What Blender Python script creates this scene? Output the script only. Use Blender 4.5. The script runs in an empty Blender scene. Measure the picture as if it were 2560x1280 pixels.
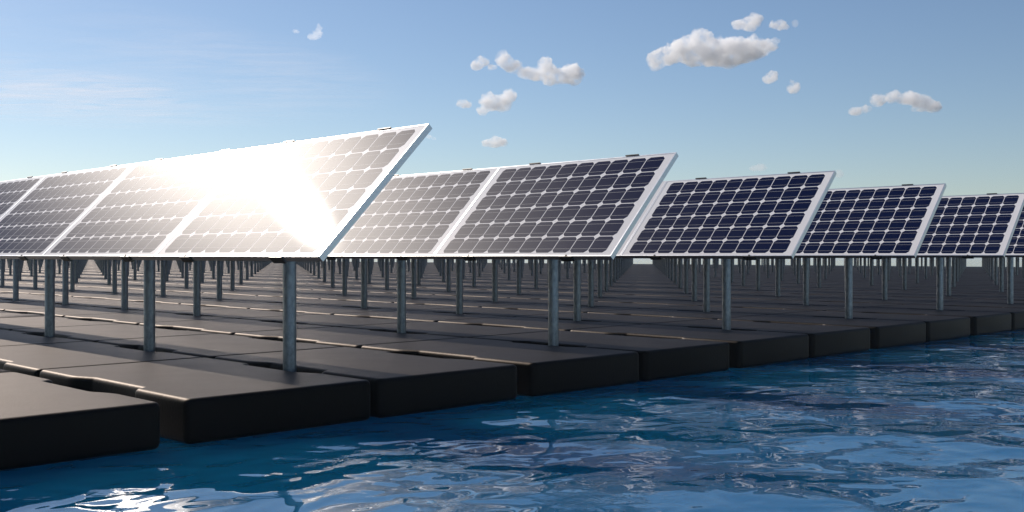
import bpy, bmesh, math, random
import numpy as np
from mathutils import Vector, Matrix, noise
R = math.radians
random.seed(7)
scene = bpy.context.scene
col = scene.collection
H = 0.62                      # eye height above the deck (m)
P = 3.4478*H                  # pitch of the panel rows
W = 2.6857*H                  # pitch of panels along a row, and of the floats
EDGE = 6.705*H                # the water's edge of the deck
CX0 = 3.365*H                 # right side of the first float
BX, BY, BZ = 4.5916*H, 6.6514*H, (1-0.0165)*H     # lower near corner of the first panel's face
RUN, RISE = 1.0925*H, 1.1028*H
L = math.hypot(RUN, RISE)
PX, PY = 5.20*H, 7.985*H       # first post
THK = 0.052*H
WATER_Z = -0.199
CAMZ = H

# ------------------------------------------------------------ materials
def mat(name):
    m = bpy.data.materials.new(name); m.use_nodes = True
    nt = m.node_tree; nt.nodes.clear()
    out = nt.nodes.new('ShaderNodeOutputMaterial')
    return m, nt, out
def N(nt, t, **kw):
    n = nt.nodes.new(t)
    for k, v in kw.items():
        if k in n.inputs: n.inputs[k].default_value = v
        else: setattr(n, k, v)
    return n
def principled(name, base, rough, metal=0.0, **kw):
    m, nt, out = mat(name)
    p = N(nt, 'ShaderNodeBsdfPrincipled')
    p.inputs['Base Color'].default_value = (*base, 1)
    p.inputs['Roughness'].default_value = rough
    p.inputs['Metallic'].default_value = metal
    for k, v in kw.items():
        p.inputs[k.replace('_', ' ')].default_value = v
    nt.links.new(p.outputs[0], out.inputs[0])
    return m, nt, p
def noise_tex(nt, coord, scale, detail=3, rough=.5, mapping=None):
    tc = N(nt, 'ShaderNodeTexCoord')
    src = tc.outputs[coord]
    if mapping:
        mp = N(nt, 'ShaderNodeMapping'); mp.inputs['Scale'].default_value = mapping
        nt.links.new(src, mp.inputs[0]); src = mp.outputs[0]
    n = N(nt, 'ShaderNodeTexNoise', Scale=scale, Detail=detail, Roughness=rough)
    nt.links.new(src, n.inputs['Vector'])
    return n
def ramp(nt, src, a, b, c0, c1):
    r = N(nt, 'ShaderNodeMapRange'); r.inputs['From Min'].default_value = a; r.inputs['From Max'].default_value = b
    r.inputs['To Min'].default_value = c0; r.inputs['To Max'].default_value = c1
    nt.links.new(src, r.inputs['Value']); return r.outputs[0]

# black moulded plastic with an orange-peel grain
M_plastic, nt, p = principled('black_plastic', (0.016, 0.013, 0.011), 0.52, 1.0)
p.inputs['Specular Tint'].default_value = (1, .95, .91, 1)
oi = N(nt, 'ShaderNodeObjectInfo')
hs = N(nt, 'ShaderNodeHueSaturation'); hs.inputs['Color'].default_value = (0.0125, 0.0108, 0.0095, 1)
nt.links.new(ramp(nt, oi.outputs['Random'], 0, 1, .8, 1.3), hs.inputs['Value']); nt.links.new(hs.outputs[0], p.inputs['Base Color'])
n1 = noise_tex(nt, 'Object', 62, 3, .65); n2 = noise_tex(nt, 'Object', 2.2, 4, .6)
bp = N(nt, 'ShaderNodeBump', Strength=0.8, Distance=0.0018)
nt.links.new(n1.outputs[0], bp.inputs['Height']); nt.links.new(bp.outputs[0], p.inputs['Normal'])
nt.links.new(ramp(nt, n2.outputs[0], .3, .7, .50, .54), p.inputs['Roughness'])

# galvanised steel
M_galv, nt, p = principled('galvanised_steel', (0.30, 0.33, 0.36), 0.42, 0.85)
n1 = noise_tex(nt, 'Object', 28, 5, .65, (1, 1, .5))
n3 = noise_tex(nt, 'Object', 160, 2, .6)
cr = N(nt, 'ShaderNodeValToRGB'); cr.color_ramp.elements[0].position = .3; cr.color_ramp.elements[1].position = .72
cr.color_ramp.elements[0].color = (0.15, 0.165, 0.18, 1); cr.color_ramp.elements[1].color = (0.38, 0.41, 0.43, 1)
nt.links.new(n1.outputs[0], cr.inputs[0]); nt.links.new(cr.outputs[0], p.inputs['Base Color'])
nt.links.new(ramp(nt, n3.outputs[0], .3, .7, .36, .5), p.inputs['Roughness'])
bp = N(nt, 'ShaderNodeBump', Strength=0.3, Distance=0.001)
nt.links.new(n3.outputs[0], bp.inputs['Height']); nt.links.new(bp.outputs[0], p.inputs['Normal'])

# brushed aluminium frame
M_alu, nt, p = principled('brushed_aluminium', (0.72, 0.73, 0.74), 0.34, 0.9)
n1 = noise_tex(nt, 'Object', 60, 4, .7, (.25, 1, 6))
nt.links.new(ramp(nt, n1.outputs[0], .3, .7, .27, .42), p.inputs['Roughness'])
bp = N(nt, 'ShaderNodeBump', Strength=0.25, Distance=0.0006)
nt.links.new(n1.outputs[0], bp.inputs['Height']); nt.links.new(bp.outputs[0], p.inputs['Normal'])

M_clamp, nt, p = principled('dark_clamp_metal', (0.09, 0.085, 0.075), 0.4, 0.7)

# everything under the panel's glass shares its two coats: a clear reflection and the soft sheen of the etched glass
def under_glass(name, base, trans=0.0):
    m, nt, out = mat(name)
    d = N(nt, 'ShaderNodeBsdfDiffuse'); d.inputs['Color'].default_value = (*base, 1)
    src = d.outputs[0]
    if trans:
        t_ = N(nt, 'ShaderNodeBsdfTranslucent'); t_.inputs['Color'].default_value = (.9, .86, .8, 1)
        m_ = N(nt, 'ShaderNodeMixShader'); m_.inputs[0].default_value = trans
        nt.links.new(src, m_.inputs[1]); nt.links.new(t_.outputs[0], m_.inputs[2]); src = m_.outputs[0]
    fz = N(nt, 'ShaderNodeFresnel'); fz.inputs['IOR'].default_value = 1.5
    def lobe(prev, r, wgt):
        g = N(nt, 'ShaderNodeBsdfAnisotropic', distribution='BECKMANN'); g.inputs['Color'].default_value = (1, 1, 1, 1)
        g.inputs['Roughness'].default_value = r
        mu = N(nt, 'ShaderNodeMath', operation='MULTIPLY'); mu.inputs[1].default_value = wgt
        nt.links.new(fz.outputs[0], mu.inputs[0])
        mx = N(nt, 'ShaderNodeMixShader'); nt.links.new(mu.outputs[0], mx.inputs[0])
        nt.links.new(prev, mx.inputs[1]); nt.links.new(g.outputs[0], mx.inputs[2]); return mx.outputs[0]
    o = lobe(lobe(lobe(src, 0.44, 0.15), 0.34, 0.03), 0.12, 0.03)
    nt.links.new(o, out.inputs[0])
    return m, nt, d
M_white, nt, p = under_glass('white_backsheet', (0.95, 0.92, 0.90), .12)
M_cell, nt, p = under_glass('silicon_cell', (0.0018, 0.006, 0.040))
M_bus, nt, p = under_glass('silver_busbar', (0.62, 0.60, 0.58))
M_back, nt, p = principled('panel_back_film', (.88, .83, .75), .18)
p.inputs['IOR'].default_value = 1.6

# ------------------------------------------------------------ mesh helpers
class MB:
    def __init__(s): s.v = []; s.f = []; s.m = []
    def add(s, vs, fs, mi=0):
        o = len(s.v); s.v += [tuple(v) for v in vs]
        for f in fs: s.f.append(tuple(o+i for i in f)); s.m.append(mi)
    def box(s, c, d, mi=0, M=None):
        vs = [Vector((c[0]+sx*d[0]/2, c[1]+sy*d[1]/2, c[2]+sz*d[2]/2)) for sx in (-1, 1) for sy in (-1, 1) for sz in (-1, 1)]
        if M: vs = [M @ v for v in vs]
        s.add(vs, [(0, 1, 3, 2), (4, 6, 7, 5), (0, 4, 5, 1), (2, 3, 7, 6), (0, 2, 6, 4), (1, 5, 7, 3)], mi)
    def cyl(s, x, y, z0, z1, r, n, mi=0, r1=None, cap=True, top=None):
        r1 = r if r1 is None else r1
        vs = []
        for k in range(n):
            a = 2*math.pi*k/n; c, d = math.cos(a), math.sin(a)
            vs.append((x+r*c, y+r*d, z0))
            vs.append((x+r1*c, y+r1*d, z1 if top is None else top(x+r1*c)))
        fs = [(2*k, 2*((k+1) % n), 2*((k+1) % n)+1, 2*k+1) for k in range(n)]
        if cap: fs += [tuple(2*k+1 for k in range(n)), tuple(2*k for k in reversed(range(n)))]
        s.add(vs, fs, mi)
    def mesh(s, name, mats, smooth=False):
        me = bpy.data.meshes.new(name); me.from_pydata(s.v, [], s.f)
        for m in mats: me.materials.append(m)
        me.polygons.foreach_set('material_index', s.m)
        me.update()
        if smooth:
            me.polygons.foreach_set('use_smooth', [True]*len(me.polygons))
            me.set_sharp_from_angle(angle=R(40))
        return me
def merge(*mbs):
    o = MB()
    for b, rem in mbs:
        off = len(o.v); o.v += b.v
        o.f += [tuple(off+i for i in f) for f in b.f]; o.m += [rem[i] for i in b.m]
    return o
def link(name, data, parent=None, loc=None):
    o = bpy.data.objects.new(name, data); col.objects.link(o)
    if parent: o.parent = parent
    if loc is not None: o.location = loc
    return o
def tag(o, label=None, cat=None, group=None, kind=None):
    if label: o['label'] = label
    if cat: o['category'] = cat
    if group: o['group'] = group
    if kind: o['kind'] = kind
    return o

# ------------------------------------------------------------ float block
GB, GS = 0.178*H, 0.060*H                    # wide and narrow gaps between floats
BW = (P-GB-GS)/2
BL = W-0.010
BH = 0.2
def block_mesh(name, nc, nb, wd):
    """outline with rounded corners, stacked in rings that draw in towards the top and bottom"""
    x0, x1 = -BW/2, BW/2
    r = 0.11*H*0.8
    f = lambda t: t*BL
    pts = [(x0, 0), (x1, 0), (x1, f(.26)), (x1-r, f(.345)), (x1-r, f(.672)), (x1, f(.684)), (x1, f(1)),
           (x0, f(1)), (x0, f(.74)), (x0+r, f(.655)), (x0+r, f(.328)), (x0, f(.316))]
    P2 = [Vector(p_) for p_ in pts]; n = len(P2)
    rr = [.044 if k_ in (0, 1, 2, 5, 6, 7, 8, 11) else .011 for k_ in range(12)]
    out_ = []
    for k in range(n):
        a_, b_, c_ = P2[k-1], P2[k], P2[(k+1) % n]
        u, v_ = (a_-b_).normalized(), (c_-b_).normalized()
        for t in range(nc+1):
            w_ = t/nc if nc else .5
            p0, p1 = b_+u*rr[k], b_+v_*rr[k]
            out_.append((p0*(1-w_)**2 + b_*2*w_*(1-w_) + p1*w_**2) if nc else b_)
    m_ = len(out_)
    nrm = []
    for k in range(m_):
        e1 = (out_[k]-out_[k-1]); e2 = (out_[(k+1) % m_]-out_[k])
        t = (e1.normalized()+e2.normalized()).normalized()
        cs_ = max(.5, t.dot(e1.normalized()))
        nrm.append(Vector((-t.y, t.x))/cs_)
    rings = [(-BH+1.2*wd*(1-math.cos(math.pi/2*k/nb)), 1.2*wd*(1-math.sin(math.pi/2*k/nb))) for k in range(nb+1)]
    rings += [(-wd*(1-math.sin(math.pi/2*k/nb)), wd*(1-math.cos(math.pi/2*k/nb))) for k in range(nb+1)]
    if nc: rings += [(0.0, wd+.003)]; rings.insert(0, (-BH, 1.2*wd+.003))
    vs, fs = [], []
    for z, ins in rings:
        for p_, q_ in zip(out_, nrm): vs.append((p_.x+q_.x*ins, p_.y+q_.y*ins, z))
    for k in range(len(rings)-1):
        for t in range(m_):
            a_, b_ = k*m_+t, k*m_+(t+1) % m_
            fs.append((a_, b_, b_+m_, a_+m_))
    fs.append(tuple(reversed(range(m_)))); fs.append(tuple((len(rings)-1)*m_+t for t in range(m_)))
    me = bpy.data.meshes.new(name); me.from_pydata(vs, [], fs); me.update()
    me.materials.append(M_plastic)
    me.polygons.foreach_set('use_smooth', [True]*len(me.polygons))
    me.set_sharp_from_angle(angle=R(50))
    return me
me_block = block_mesh('float_block', 4, 4, 0.024)
me_block_far = block_mesh('float_block_far', 0, 1, 0.018)
def block_pos(k, j):
    i, odd = divmod(k, 2)
    right = CX0 + i*P + (BW+GB if odd else 0)
    return right-BW/2, EDGE+j*W

# ------------------------------------------------------------ panel
# local frame: origin at the base of the post on the deck; face coordinates (u along the row, s up the slope, n outwards)
ang = math.atan2(RISE, RUN)
T = Matrix(((0, math.cos(ang), -math.sin(ang), BX-PX),
            (1, 0, 0, BY-PY),
            (0, math.sin(ang), math.cos(ang), BZ),
            (0, 0, 0, 1)))          # columns: u -> +y, s -> up the slope (+x,+z), n -> (-x,+z)
PW = W-0.004
fr = MB()
lip, rise = 0.009, 0.0018
fr.box((PW/2, lip/2, rise/2-THK/2), (PW, lip, THK+rise), 0, T)
fr.box((PW/2, L-lip/2, rise/2-THK/2), (PW, lip, THK+rise), 0, T)
fr.box((lip/2, L/2, rise/2-THK/2), (lip, L-2*lip, THK+rise), 0, T)
fr.box((PW-lip/2, L/2, rise/2-THK/2), (lip, L-2*lip, THK+rise), 0, T)
face = MB()
def q(u0, u1, s0, s1, n, mi):
    face.add([T @ Vector(c) for c in ((u0, s0, n), (u1, s0, n), (u1, s1, n), (u0, s1, n))], [(0, 3, 2, 1)], mi)
e0 = lip+0.0002
q(e0, PW-e0, e0, L-e0, 0.0, 0)
MU, MS = 0.104*H, 0.046*H
cu, cs = (PW-2*MU)/10, (L-2*MS)/6
g = 0.0038
ch = 0.021
for a in range(10):
    for b in range(6):
        u0, u1 = MU+a*cu+g, MU+(a+1)*cu-g; s0, s1 = MS+b*cs+g, MS+(b+1)*cs-g
        oc = [(u0+ch, s0), (u1-ch, s0), (u1, s0+ch), (u1, s1-ch), (u1-ch, s1), (u0+ch, s1), (u0, s1-ch), (u0, s0+ch)]
        face.add([T @ Vector((u, s, 0.0004)) for u, s in oc], [tuple(reversed(range(8)))], 1)
for b in range(6):
    for fq in (.25, .75):
        s = MS+(b+fq)*cs
        q(MU+g, PW-MU-g, s-0.0009, s+0.0009, 0.0007, 2)
backm = MB(); backm.add([T @ Vector(c) for c in ((e0, e0, -.006), (PW-e0, e0, -.006), (PW-e0, L-e0, -.006), (e0, L-e0, -.006))], [(0, 1, 2, 3)], 0)
cl_low, cl_top, rail = [], [], []
for uc in (0.60*H, W-0.60*H):
    w = 0.18*H
    m = MB()
    m.box((uc, -0.0035, -THK/2-0.001), (w, 0.006, THK+0.008), 0, T)
    m.box((uc, 0.004, rise+0.0022), (w*.12, 0.010, 0.003), 0, T)
    m.box((uc, 0.02, -THK-0.006), (w, 0.052, 0.006), 0, T)
    cl_low.append(m)
    m = MB()
    m.box((uc, L+0.0045, -THK/2+0.002), (w, 0.008, THK+0.012), 0, T)
    m.box((uc, L-0.02, -THK-0.006), (w, 0.052, 0.006), 0, T)
    cl_top.append(m)
    m = MB(); m.box((uc, L/2, -THK-0.013), (0.035, L-0.04, 0.022), 0, T); rail.append(m)
smid = (PX-BX)/math.cos(ang)
# cross beam under the rails, over the post
under = -THK-0.044
sP = None
# slope coordinate at which the beam lies right over the post axis
sP = (PX-BX + math.sin(ang)*under)/math.cos(ang)
beam = MB(); beam.box((W/2, sP, under), (W*0.66, 0.045, 0.036), 0, T)
zb = BZ + math.sin(ang)*sP + math.cos(ang)*under
PR = 0.0365
post = MB(); post.cyl(0, 0, -0.17, zb-0.012, PR, 24)
RING = MB(); RING.cyl(0, 0, zb-0.09, zb-0.006, PR+0.004, 24)
post_lo = MB(); post_lo.cyl(0, 0, -0.17, zb-0.012, PR, 10)
meF = fr.mesh('panel_frame', [M_alu]); meS = face.mesh('cell_sheet', [M_white, M_cell, M_bus])
meB = backm.mesh('back_film', [M_back])
meCL = [m.mesh('lower_clamp', [M_clamp]) for m in cl_low]; meCT = [m.mesh('upper_clamp', [M_clamp]) for m in cl_top]
meR = [m.mesh('rail', [M_galv]) for m in rail]; meX = beam.mesh('cross_beam', [M_galv])
meP = post.mesh('post', [M_galv], True); meRg = RING.mesh('collar', [M_galv], True)
allm = [M_alu, M_white, M_cell, M_bus, M_back, M_clamp, M_galv]
whole = merge((fr, [0]), (face, [1, 2, 3]), (backm, [4]), *[(m, [5]) for m in cl_low+cl_top], *[(m, [6]) for m in rail],
              (beam, [6]), (post, [6]))
me_whole = whole.mesh('solar_panel_small', allm, True)
far = merge((fr, [0]), (face, [1, 2, 3]), (backm, [4]), (beam, [6]), (post_lo, [6]))

# ------------------------------------------------------------ which instances can be seen
def depth(x, y): return (x+y)/math.sqrt(2)
def lat(x, y): return (x-y)/math.sqrt(2)
F = 2625.7
def pxx(x, y): return 1280+F*lat(x, y)/max(depth(x, y), .1)
NROW, NCOL = 25, 100
panels, blocks = [], []
for i in range(-1, NROW):
    for j in range(NCOL):
        x, y = PX+i*P, PY+j*W
        u = pxx(x, y)
        if -260 < u < 3000 or (i == -1 and j < 3): panels.append((depth(x, y), i, j, u))
for k in range(-2, NROW*2+1):
    for j in range(NCOL):
        x, y = block_pos(k, j)
        u = pxx(x, y+W/2)
        if -420 < u < 3300 or j < 2 and k < 6: blocks.append((depth(x, y), k, j, u))
panels.sort(); blocks.sort()
inview = lambda t, m: -m < t[3] < 2560+m
indp = [t for t in panels if inview(t, 100 if t[0] < 12 else 10)][:300]
keyp = {(t[1], t[2]) for t in indp}
farp = [t for t in panels if (t[1], t[2]) not in keyp]
indb = [t for t in blocks if inview(t, 320 if t[0] < 9 else 20)][:300]
keyb = {(t[1], t[2]) for t in indb}
farb = [t for t in blocks if (t[1], t[2]) not in keyb]

ones = ['', 'first', 'second', 'third', 'fourth', 'fifth', 'sixth', 'seventh', 'eighth', 'ninth', 'tenth', 'eleventh', 'twelfth',
        'thirteenth', 'fourteenth', 'fifteenth', 'sixteenth', 'seventeenth', 'eighteenth', 'nineteenth', 'twentieth']
def ordw(n):
    if n <= 20: return ones[n]
    t, o = divmod(n, 10)
    return ({2: 'twentieth', 3: 'thirtieth', 4: 'fortieth', 5: 'fiftieth'}[t] if o == 0
            else {2: 'twenty', 3: 'thirty', 4: 'forty', 5: 'fifty'}[t]+'-'+ones[o])
# rows counted from the left, places counted inwards from the water's edge
plab = {(0, 0): 'large white framed solar panel blazing with the sun glare, nearest the camera',
        (0, 1): 'pale sun-washed solar panel directly behind the brightest glaring one in the front row',
        (0, 2): 'bluish grey solar panel third from the corner in the leftmost, nearest row',
        (0, 3): 'blue solar panel cut by the left edge of the photo, in the front row',
        (1, 0): 'purple navy solar panel at the water end of the second row from the left',
        (1, 1): 'greyish purple solar panel just right of and behind the glaring front one',
        (2, 0): 'dark navy solar panel at the water end of the third row, right of centre',
        (3, 0): 'dark navy solar panel at the water end of the fourth row from the left',
        (4, 0): 'dark navy solar panel at the water end of the fifth row, right side',
        (5, 0): 'solar panel cut by the right edge of the photo, water end of its row'}
first = {}
def make_panel(i, j, detailed):
    loc = (PX+i*P, PY+j*W, 0)
    lab = plab.get((i, j)) or ('solar panel on steel post, %s from the water in the %s row from left' % (ordw(j+1), ordw(i+1)) if i >= 0
                               else 'solar panel %s from the water in the row left of the frame' % ordw(j+1))
    if not detailed:
        o = link('solar_panel', me_whole, None, loc)
    else:
        o = link('solar_panel', None, None, loc)
        f = link('frame', meF, o); link('cell_sheet', meS, o); link('back_film', meB, o)
        for m in meCL: link('lower_clamp', m, o)
        for m in meCT: link('upper_clamp', m, o)
        for m in meR: link('rail', m, o)
        link('cross_beam', meX, o); pp = link('post', meP, o); link('collar', meRg, pp)
    tag(o, lab, 'solar panel', 'solar panels standing in rows on the floating deck')
    return o
for d, i, j, u in indp: make_panel(i, j, d < 17 or (j == 0 and i < 7))
blab = {(0, 0): 'sunlit black float cut by the left edge, nearest the camera at the deck\'s edge',
        (1, 0): 'black float at the deck\'s edge carrying the foot of the thickest post',
        (2, 0): 'black float third from the left along the water\'s edge, behind the thickest post'}
for d, k, j, u in indb:
    x, y = block_pos(k, j)
    o = link('float_block', me_block, None, (x, y, 0))
    lab = blab.get((k, j))
    if not lab:
        if k < 0: lab = 'black plastic float %s from the water, left of the first strip in view' % ordw(j+1)
        elif j == 0: lab = 'black plastic float at the water\'s edge, %s from the left along the edge' % ordw(k+1)
        else: lab = 'black plastic float, %s inward from the edge in the %s strip from the left' % (ordw(j+1), ordw(k+1))
    if k == -2: lab = lab.replace('left of the first', 'two left of the first')
    tag(o, lab, 'float', 'black plastic floats forming the deck')

def tile(name, me, locs, mats, label, cat, smooth):
    nv = len(me.vertices); co = np.empty(nv*3, np.float32); me.vertices.foreach_get('co', co); co = co.reshape(-1, 3)
    nl = len(me.loops); lv = np.empty(nl, np.int32); me.loops.foreach_get('vertex_index', lv)
    npoly = len(me.polygons); ls = np.empty(npoly, np.int32); lt = np.empty(npoly, np.int32); mi = np.empty(npoly, np.int32)
    me.polygons.foreach_get('loop_start', ls); me.polygons.foreach_get('loop_total', lt); me.polygons.foreach_get('material_index', mi)
    n = len(locs); A = np.array(locs, np.float32)
    out = bpy.data.meshes.new(name)
    out.vertices.add(nv*n); out.loops.add(nl*n); out.polygons.add(npoly*n)
    out.vertices.foreach_set('co', (co[None]+A[:, None]).ravel())
    out.loops.foreach_set('vertex_index', (lv[None]+(np.arange(n, dtype=np.int32)*nv)[:, None]).ravel())
    out.polygons.foreach_set('loop_start', (ls[None]+(np.arange(n, dtype=np.int32)*nl)[:, None]).ravel())
    for m in mats: out.materials.append(m)
    out.polygons.foreach_set('material_index', np.tile(mi, n))
    out.update(calc_edges=True)
    if smooth:
        out.polygons.foreach_set('use_smooth', [True]*(npoly*n)); out.set_sharp_from_angle(angle=R(40))
    o = link(name, out); tag(o, label, cat, None, 'stuff'); return o
me_far = far.mesh('far_tmp', allm)
tile('far_solar_panels', me_far, [(PX+i*P, PY+j*W, 0) for d, i, j, u in farp], allm,
     'mass of far off solar panels and thin posts fading under the horizon', 'solar panels', True)
tile('far_floats', me_block_far, [(*block_pos(k, j), 0) for d, k, j, u in farb], [M_plastic],
     'far off expanse of black plastic floats behind the near posts', 'floats', False)

# ------------------------------------------------------------ water
RW = 1180
m, nt, out = mat('sea_water'); M_water = m
p = N(nt, 'ShaderNodeBsdfPrincipled'); p.inputs['Base Color'].default_value = (0.0015, 0.105, 0.235, 1)
p.subsurface_method = 'BURLEY'; p.inputs['Subsurface Weight'].default_value = 1.0; p.inputs['Subsurface Radius'].default_value = (.3, .7, 1.0); p.inputs['Subsurface Scale'].default_value = 4.0
p.inputs['Roughness'].default_value = 0.015; p.inputs['IOR'].default_value = 2.8
nt.links.new(p.outputs[0], out.inputs[0])
tc = N(nt, 'ShaderNodeTexCoord')
def wn(scale, detail, rough, dist, mapscale, rot, loc=(0, 0, 0)):
    mp = N(nt, 'ShaderNodeMapping'); mp.inputs['Scale'].default_value = mapscale; mp.inputs['Rotation'].default_value = (0, 0, R(rot))
    mp.inputs['Location'].default_value = loc
    nt.links.new(tc.outputs['Object'], mp.inputs[0])
    n = N(nt, 'ShaderNodeTexNoise', Scale=scale, Detail=detail, Roughness=rough, Distortion=dist)
    nt.links.new(mp.outputs[0], n.inputs['Vector']); return n.outputs[0]
a = wn(1.5, 0, .35, .3, (1, 1, 1), 20)
b = wn(4.2, 1, .4, .4, (1, 1.3, 1), -30)
c = wn(11, 3, .6, .6, (1, 1, 1), 0)
msk = ramp(nt, wn(2.1, 1, .5, .2, (1, 1, 1), 60, (5, 2, 0)), .5, .62, 0.0, 1.0)
def MUL(x, y):
    n = N(nt, 'ShaderNodeMath', operation='MULTIPLY')
    for s, v in ((0, x), (1, y)):
        if isinstance(v, (int, float)): n.inputs[s].default_value = v
        else: nt.links.new(v, n.inputs[s])
    return n.outputs[0]
def ADD(x, y):
    n = N(nt, 'ShaderNodeMath', operation='ADD'); nt.links.new(x, n.inputs[0]); nt.links.new(y, n.inputs[1]); return n.outputs[0]
hgt = ADD(ADD(MUL(a, 1.0), MUL(b, 0.32)), MUL(MUL(c, 0.06), msk))
bp = N(nt, 'ShaderNodeBump', Strength=1.0, Distance=0.05)
nt.links.new(hgt, bp.inputs['Height']); nt.links.new(bp.outputs[0], p.inputs['Normal'])
bm = bmesh.new(); bmesh.ops.create_circle(bm, cap_ends=True, segments=96, radius=RW)
me = bpy.data.meshes.new('water'); bm.to_mesh(me); bm.free(); me.materials.append(M_water)
tag(link('water', me, None, (0, 0, WATER_Z)), 'deep blue rippled water beside the floating deck', kind='structure')

# ------------------------------------------------------------ clouds: closed lumps of scattering volume
m, nt, out = mat('cloud_vapour'); M_cloud = m
v = N(nt, 'ShaderNodeVolumePrincipled'); v.inputs['Color'].default_value = (1, 1, 1, 1); v.inputs['Anisotropy'].default_value = 0.35
n1 = noise_tex(nt, 'Object', .06, 5, .65)
nt.links.new(ramp(nt, n1.outputs[0], .40, .64, 0.002, .16), v.inputs['Density'])
nt.links.new(v.outputs[0], out.inputs['Volume'])
m2, nt2, out2 = mat('thin_cloud_vapour'); M_cloud2 = m2
v2 = N(nt2, 'ShaderNodeVolumePrincipled'); v2.inputs['Color'].default_value = (1, 1, 1, 1)
v2.inputs['Density'].default_value = 0.035; v2.inputs['Anisotropy'].default_value = 0.5
nt2.links.new(v2.outputs[0], out2.inputs['Volume'])
def cloud(label, blobs, dist, thin=False, disp=.15, name='cloud'):
    """blobs: (px, py, radius px[, squash]) in the photo's direction; built at `dist` metres, as deep as it is wide"""
    mb = bpy.data.metaballs.new('mb'); mb.resolution = .12; mb.render_resolution = .12; mb.threshold = .35
    cx = sum(b[0] for b in blobs)/len(blobs); cy = sum(b[1] for b in blobs)/len(blobs)
    mr_ = max(b[2] for b in blobs); sc = mr_
    mn_ = min(b[2] for b in blobs)
    for b in blobs:
        e = mb.elements.new(); e.type = 'ELLIPSOID'
        e.co = ((b[0]-cx)/sc, random.uniform(-.15, .15)*b[2]/sc, -(b[1]-cy)/sc)
        e.radius = 1.0
        s = b[2]/sc*1.45; e.size_x = s; e.size_y = s; e.size_z = s*(b[3] if len(b) > 3 else .8)
        e.radius = 1.0
    mb.resolution = mb.render_resolution = max(.035, .13*mn_/mr_)
    ob = bpy.data.objects.new('mb', mb); col.objects.link(ob)
    bpy.context.view_layer.update()
    dg = bpy.context.evaluated_depsgraph_get()
    me = bpy.data.meshes.new_from_object(ob.evaluated_get(dg))
    bpy.data.objects.remove(ob)
    off = Vector((cx*.13, cy*.17, 3))
    me.calc_loop_triangles() if hasattr(me, 'calc_loop_triangles') else None
    nr = [vv.normal.copy() for vv in me.vertices]
    for vv, n_ in zip(me.vertices, nr):
        c_ = vv.co.copy()
        d_ = noise.noise(c_*1.7+off)*1.0 + noise.noise(c_*3.9+off)*.55 + noise.noise(c_*8.5+off)*.34 + noise.noise(c_*17+off)*.16
        vv.co = c_ + n_*d_*disp*1.6*(1.0 if c_.z > -.2 else .6)
    k = sc/F*dist
    rotm = Matrix.Rotation(-math.pi/4, 4, 'Z')
    fwd, right = Vector((1, 1, 0)).normalized(), Vector((1, -1, 0)).normalized()
    base = (fwd + right*((cx-1280)/F) + Vector((0, 0, 1))*((640-cy)/F))*dist
    me.transform(rotm @ Matrix.Scale(k, 4))
    me.materials.clear(); me.materials.append(M_cloud2 if thin else M_cloud)
    me.polygons.foreach_set('use_smooth', [True]*len(me.polygons))
    o = link(name, me, None, base + Vector((0, 0, CAMZ)))
    tag(o, label, 'cloud', 'small clouds drifting in the blue sky')
    return o
cloud('largest grey-based cumulus cloud, long and flat, at the upper right',
      [(1640, 156, 26), (1672, 142, 30), (1712, 130, 40, .9), (1752, 112, 34, .9), (1790, 132, 52, .7), (1840, 136, 50, .68), (1880, 128, 38, .7), (1918, 122, 26, .6), (1888, 104, 14, 1.2), (1740, 146, 36, .6), (1810, 150, 40, .5)], 1500)
cloud('ragged white puff just above the largest cloud', [(1845, 66, 17), (1868, 62, 20), (1888, 54, 20, 1.0), (1878, 72, 16)], 1500)
cloud('small white puff right of the ragged one above the largest cloud', [(1935, 66, 13), (1952, 66, 17), (1966, 70, 9)], 1500)
cloud('tiny topmost cloud scrap at the far right of the puffs', [(1989, 62, 9, 1.2)], 1500, True)
cloud('tiny white scrap touching the right tip of the largest cloud', [(1938, 104, 10), (1946, 106, 8)], 1500, True)
cloud('small round cloud below the right tip of the largest cloud', [(1920, 202, 14), (1932, 194, 16, 1.0)], 1500)
cloud('small drop-shaped cloud, lowest right of the largest cloud', [(1982, 226, 15), (1990, 222, 13, 1.1), (1980, 210, 6, 1.4)], 1500)
cloud('arched white cloud low in the sky at the far right', [(2140, 282, 18, .6), (2166, 276, 16, .7), (2196, 254, 20, .8), (2236, 246, 24, .7), (2276, 248, 24, .7), (2306, 262, 26, .8), (2334, 270, 22, .7), (2290, 276, 14, .6)], 1500)
cloud('pale wispy cloud left of the long knobbly cloud chain', [(1192, 168, 16), (1206, 158, 18), (1232, 172, 12, .6)], 1500)
cloud('long knobbly cloud chain with a pointed peak, above the middle', [(1262, 152, 22, 1.0), (1282, 170, 24), (1312, 186, 22, .7), (1340, 190, 24, .7), (1366, 170, 20, 1.4), (1378, 194, 30, .8), (1402, 194, 26, .7), (1432, 190, 30, .95)], 1500)
cloud('lumpy white cloud below the long knobbly cloud chain', [(1206, 280, 16, .7), (1224, 258, 24, 1.0), (1250, 262, 26, .8), (1272, 244, 18, 1.1), (1260, 270, 20, .6)], 1500)
cloud('small oval cloud left of the lumpy white cloud', [(1156, 262, 15, .75), (1168, 266, 13, .7)], 1500)
cloud('lone flattened oval cloud above the second row of panels', [(1218, 362, 15, .6), (1240, 358, 22, .7), (1258, 362, 15, .6)], 1500)
cloud('thin pointed cloud wisp alone at the upper left of centre', [(784, 96, 14, .6), (796, 88, 13, .9), (800, 74, 7, 1.6)], 1500, True, .25)
cloud('faintest tiny cloud fleck left of the pointed wisp', [(742, 82, 9, .5)], 1500, True, .25)
cloud('small cloud fleck beside the top corner of the glaring panel', [(1074, 345, 9, .6), (1086, 350, 7, .5)], 1500, True)
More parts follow.
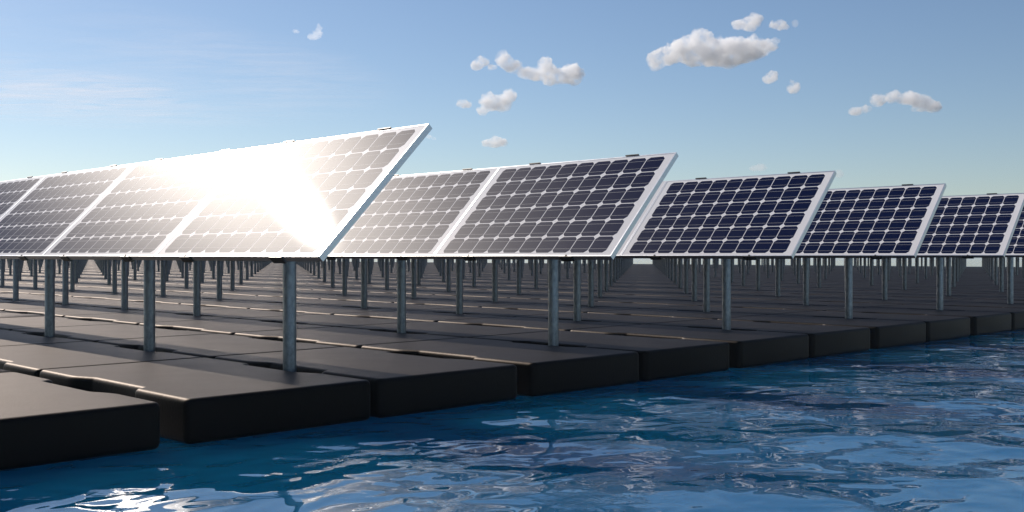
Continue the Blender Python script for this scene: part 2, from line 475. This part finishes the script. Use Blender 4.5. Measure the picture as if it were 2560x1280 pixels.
cloud('faint low cloud just above the third row of panels', [(1886, 424, 14, .6), (1904, 422, 15, .7)], 1500, True)
cloud('faint low cloud peeking behind the top corner of the third row', [(2098, 438, 14, .8)], 1500, True)

# high thin cirrus sheet
m, nt, out = mat('cirrus_ice')
tcn = N(nt, 'ShaderNodeTexCoord')
mp = N(nt, 'ShaderNodeMapping'); mp.inputs['Rotation'].default_value = (0, 0, R(12)); mp.inputs['Scale'].default_value = (1.0, 2.4, 1)
nt.links.new(tcn.outputs['Generated'], mp.inputs[0])
n1 = N(nt, 'ShaderNodeTexNoise', Scale=9, Detail=8, Roughness=.62, Distortion=.6); nt.links.new(mp.outputs[0], n1.inputs['Vector'])
n2 = N(nt, 'ShaderNodeTexNoise', Scale=2.0, Detail=2, Roughness=.5); nt.links.new(tcn.outputs['Generated'], n2.inputs['Vector'])
gr = N(nt, 'ShaderNodeTexGradient', gradient_type='SPHERICAL')
mp2 = N(nt, 'ShaderNodeMapping'); mp2.inputs['Location'].default_value = (-1, -1, 0); mp2.inputs['Scale'].default_value = (2, 2, 0)
nt.links.new(tcn.outputs['Generated'], mp2.inputs[0]); nt.links.new(mp2.outputs[0], gr.inputs[0])
f1 = ramp(nt, n1.outputs[0], .34, .78, 0, 1); f2 = ramp(nt, n2.outputs[0], .25, .5, 0, 1)
f3 = ramp(nt, gr.outputs['Fac'], 0, .6, 0, 1)
def MUL2(nt, x, y):
    n = N(nt, 'ShaderNodeMath', operation='MULTIPLY')
    for s, v in ((0, x), (1, y)):
        if isinstance(v, (int, float)): n.inputs[s].default_value = v
        else: nt.links.new(v, n.inputs[s])
    return n.outputs[0]
al = MUL2(nt, MUL2(nt, MUL2(nt, f1, f2), f3), 0.7)
tr = N(nt, 'ShaderNodeBsdfTransparent'); tl = N(nt, 'ShaderNodeBsdfTranslucent'); tl.inputs[0].default_value = (.9, .9, .9, 1)
mx = N(nt, 'ShaderNodeMixShader'); nt.links.new(al, mx.inputs[0]); nt.links.new(tr.outputs[0], mx.inputs[1]); nt.links.new(tl.outputs[0], mx.inputs[2])
nt.links.new(mx.outputs[0], out.inputs[0]); M_cirrus = m
ALT = 4000.0
def at_alt(px, py):
    d = Vector((1, 1, 0)).normalized() + Vector((1, -1, 0)).normalized()*((px-1280)/F) + Vector((0, 0, 1))*((640-py)/F)
    return d*(ALT/d.z)
c0 = [at_alt(-900, 300), at_alt(740, 300), at_alt(740, 130), at_alt(-900, 130)]
cen = sum(c0, Vector())/4
me = bpy.data.meshes.new('cirrus')
sx, sy = 8500, 9500
me.from_pydata([(-sx, -sy, 0), (sx, -sy, 0), (sx, sy, 0), (-sx, sy, 0)], [], [(0, 1, 2, 3)])
me.materials.append(M_cirrus)
o = link('cirrus_cloud', me, None, at_alt(110, 210)); o.rotation_euler = (0, 0, R(-45))
tag(o, 'thin streaky white cirrus veil in the sky at the upper left', 'cirrus', None, 'stuff')

# ------------------------------------------------------------ haze
m, nt, out = mat('haze_air')
v = N(nt, 'ShaderNodeVolumePrincipled'); v.inputs['Color'].default_value = (.70, .85, 1.0, 1)
v.inputs['Density'].default_value = 0.0009; v.inputs['Anisotropy'].default_value = 0.2
nt.links.new(v.outputs[0], out.inputs['Volume'])
mbx = MB(); zb0, zt0 = WATER_Z-1.0, 1.45
mbx.box((0, 0, (zb0+zt0)/2), (2*RW+40, 2*RW+40, zt0-zb0))
tag(link('haze', mbx.mesh('haze', [m])), 'pale blue air lying over the water and deck', kind='stuff')

# ------------------------------------------------------------ light
SUN_EL, SUN_AZ = 33.3, 3.0            # azimuth measured from +Y towards +X
sd = Vector((math.sin(R(SUN_AZ))*math.cos(R(SUN_EL)), math.cos(R(SUN_AZ))*math.cos(R(SUN_EL)), math.sin(R(SUN_EL))))
ld = bpy.data.lights.new('sun', 'SUN'); ld.energy = 4.7; ld.angle = R(.53); ld.color = (1.0, .90, .80)
lo = link('sun', ld); lo.rotation_euler = (-sd).to_track_quat('-Z', 'Y').to_euler()
w = bpy.data.worlds.new('World'); scene.world = w; w.use_nodes = True
nt = w.node_tree; nt.nodes.clear()
out = nt.nodes.new('ShaderNodeOutputWorld'); bg = nt.nodes.new('ShaderNodeBackground'); sky = nt.nodes.new('ShaderNodeTexSky')
sky.sky_type = 'NISHITA'; sky.sun_disc = False; sky.sun_elevation = R(SUN_EL); sky.sun_rotation = R(SUN_AZ)
sky.air_density = 1.0; sky.dust_density = 0.25; sky.ozone_density = 1.7; sky.altitude = 0
bg.inputs[1].default_value = 0.086
tint = N(nt, 'ShaderNodeMix', data_type='RGBA', blend_type='MULTIPLY'); tint.inputs[0].default_value = 1
tint.inputs[7].default_value = (.93, .97, 1.06, 1)
nt.links.new(sky.outputs[0], tint.inputs[6]); nt.links.new(tint.outputs[2], bg.inputs[0]); nt.links.new(bg.outputs[0], out.inputs[0])

# ------------------------------------------------------------ camera
cam = bpy.data.cameras.new('camera'); cam.sensor_width = 36; cam.lens = 36*F/2560
cam.clip_start = .05; cam.clip_end = 120000
co = link('camera', cam, None, (0, 0, CAMZ)); co.rotation_euler = (R(90-.075), 0, R(-45.026))
scene.camera = co
scene.view_settings.view_transform = 'Standard'; scene.view_settings.look = 'None'
scene.view_settings.exposure = 0.0; scene.view_settings.gamma = 1
c = scene.cycles
c.max_bounces = 34; c.volume_bounces = 32; c.transparent_max_bounces = 24; c.glossy_bounces = 5; c.diffuse_bounces = 3
c.sample_clamp_indirect = 6
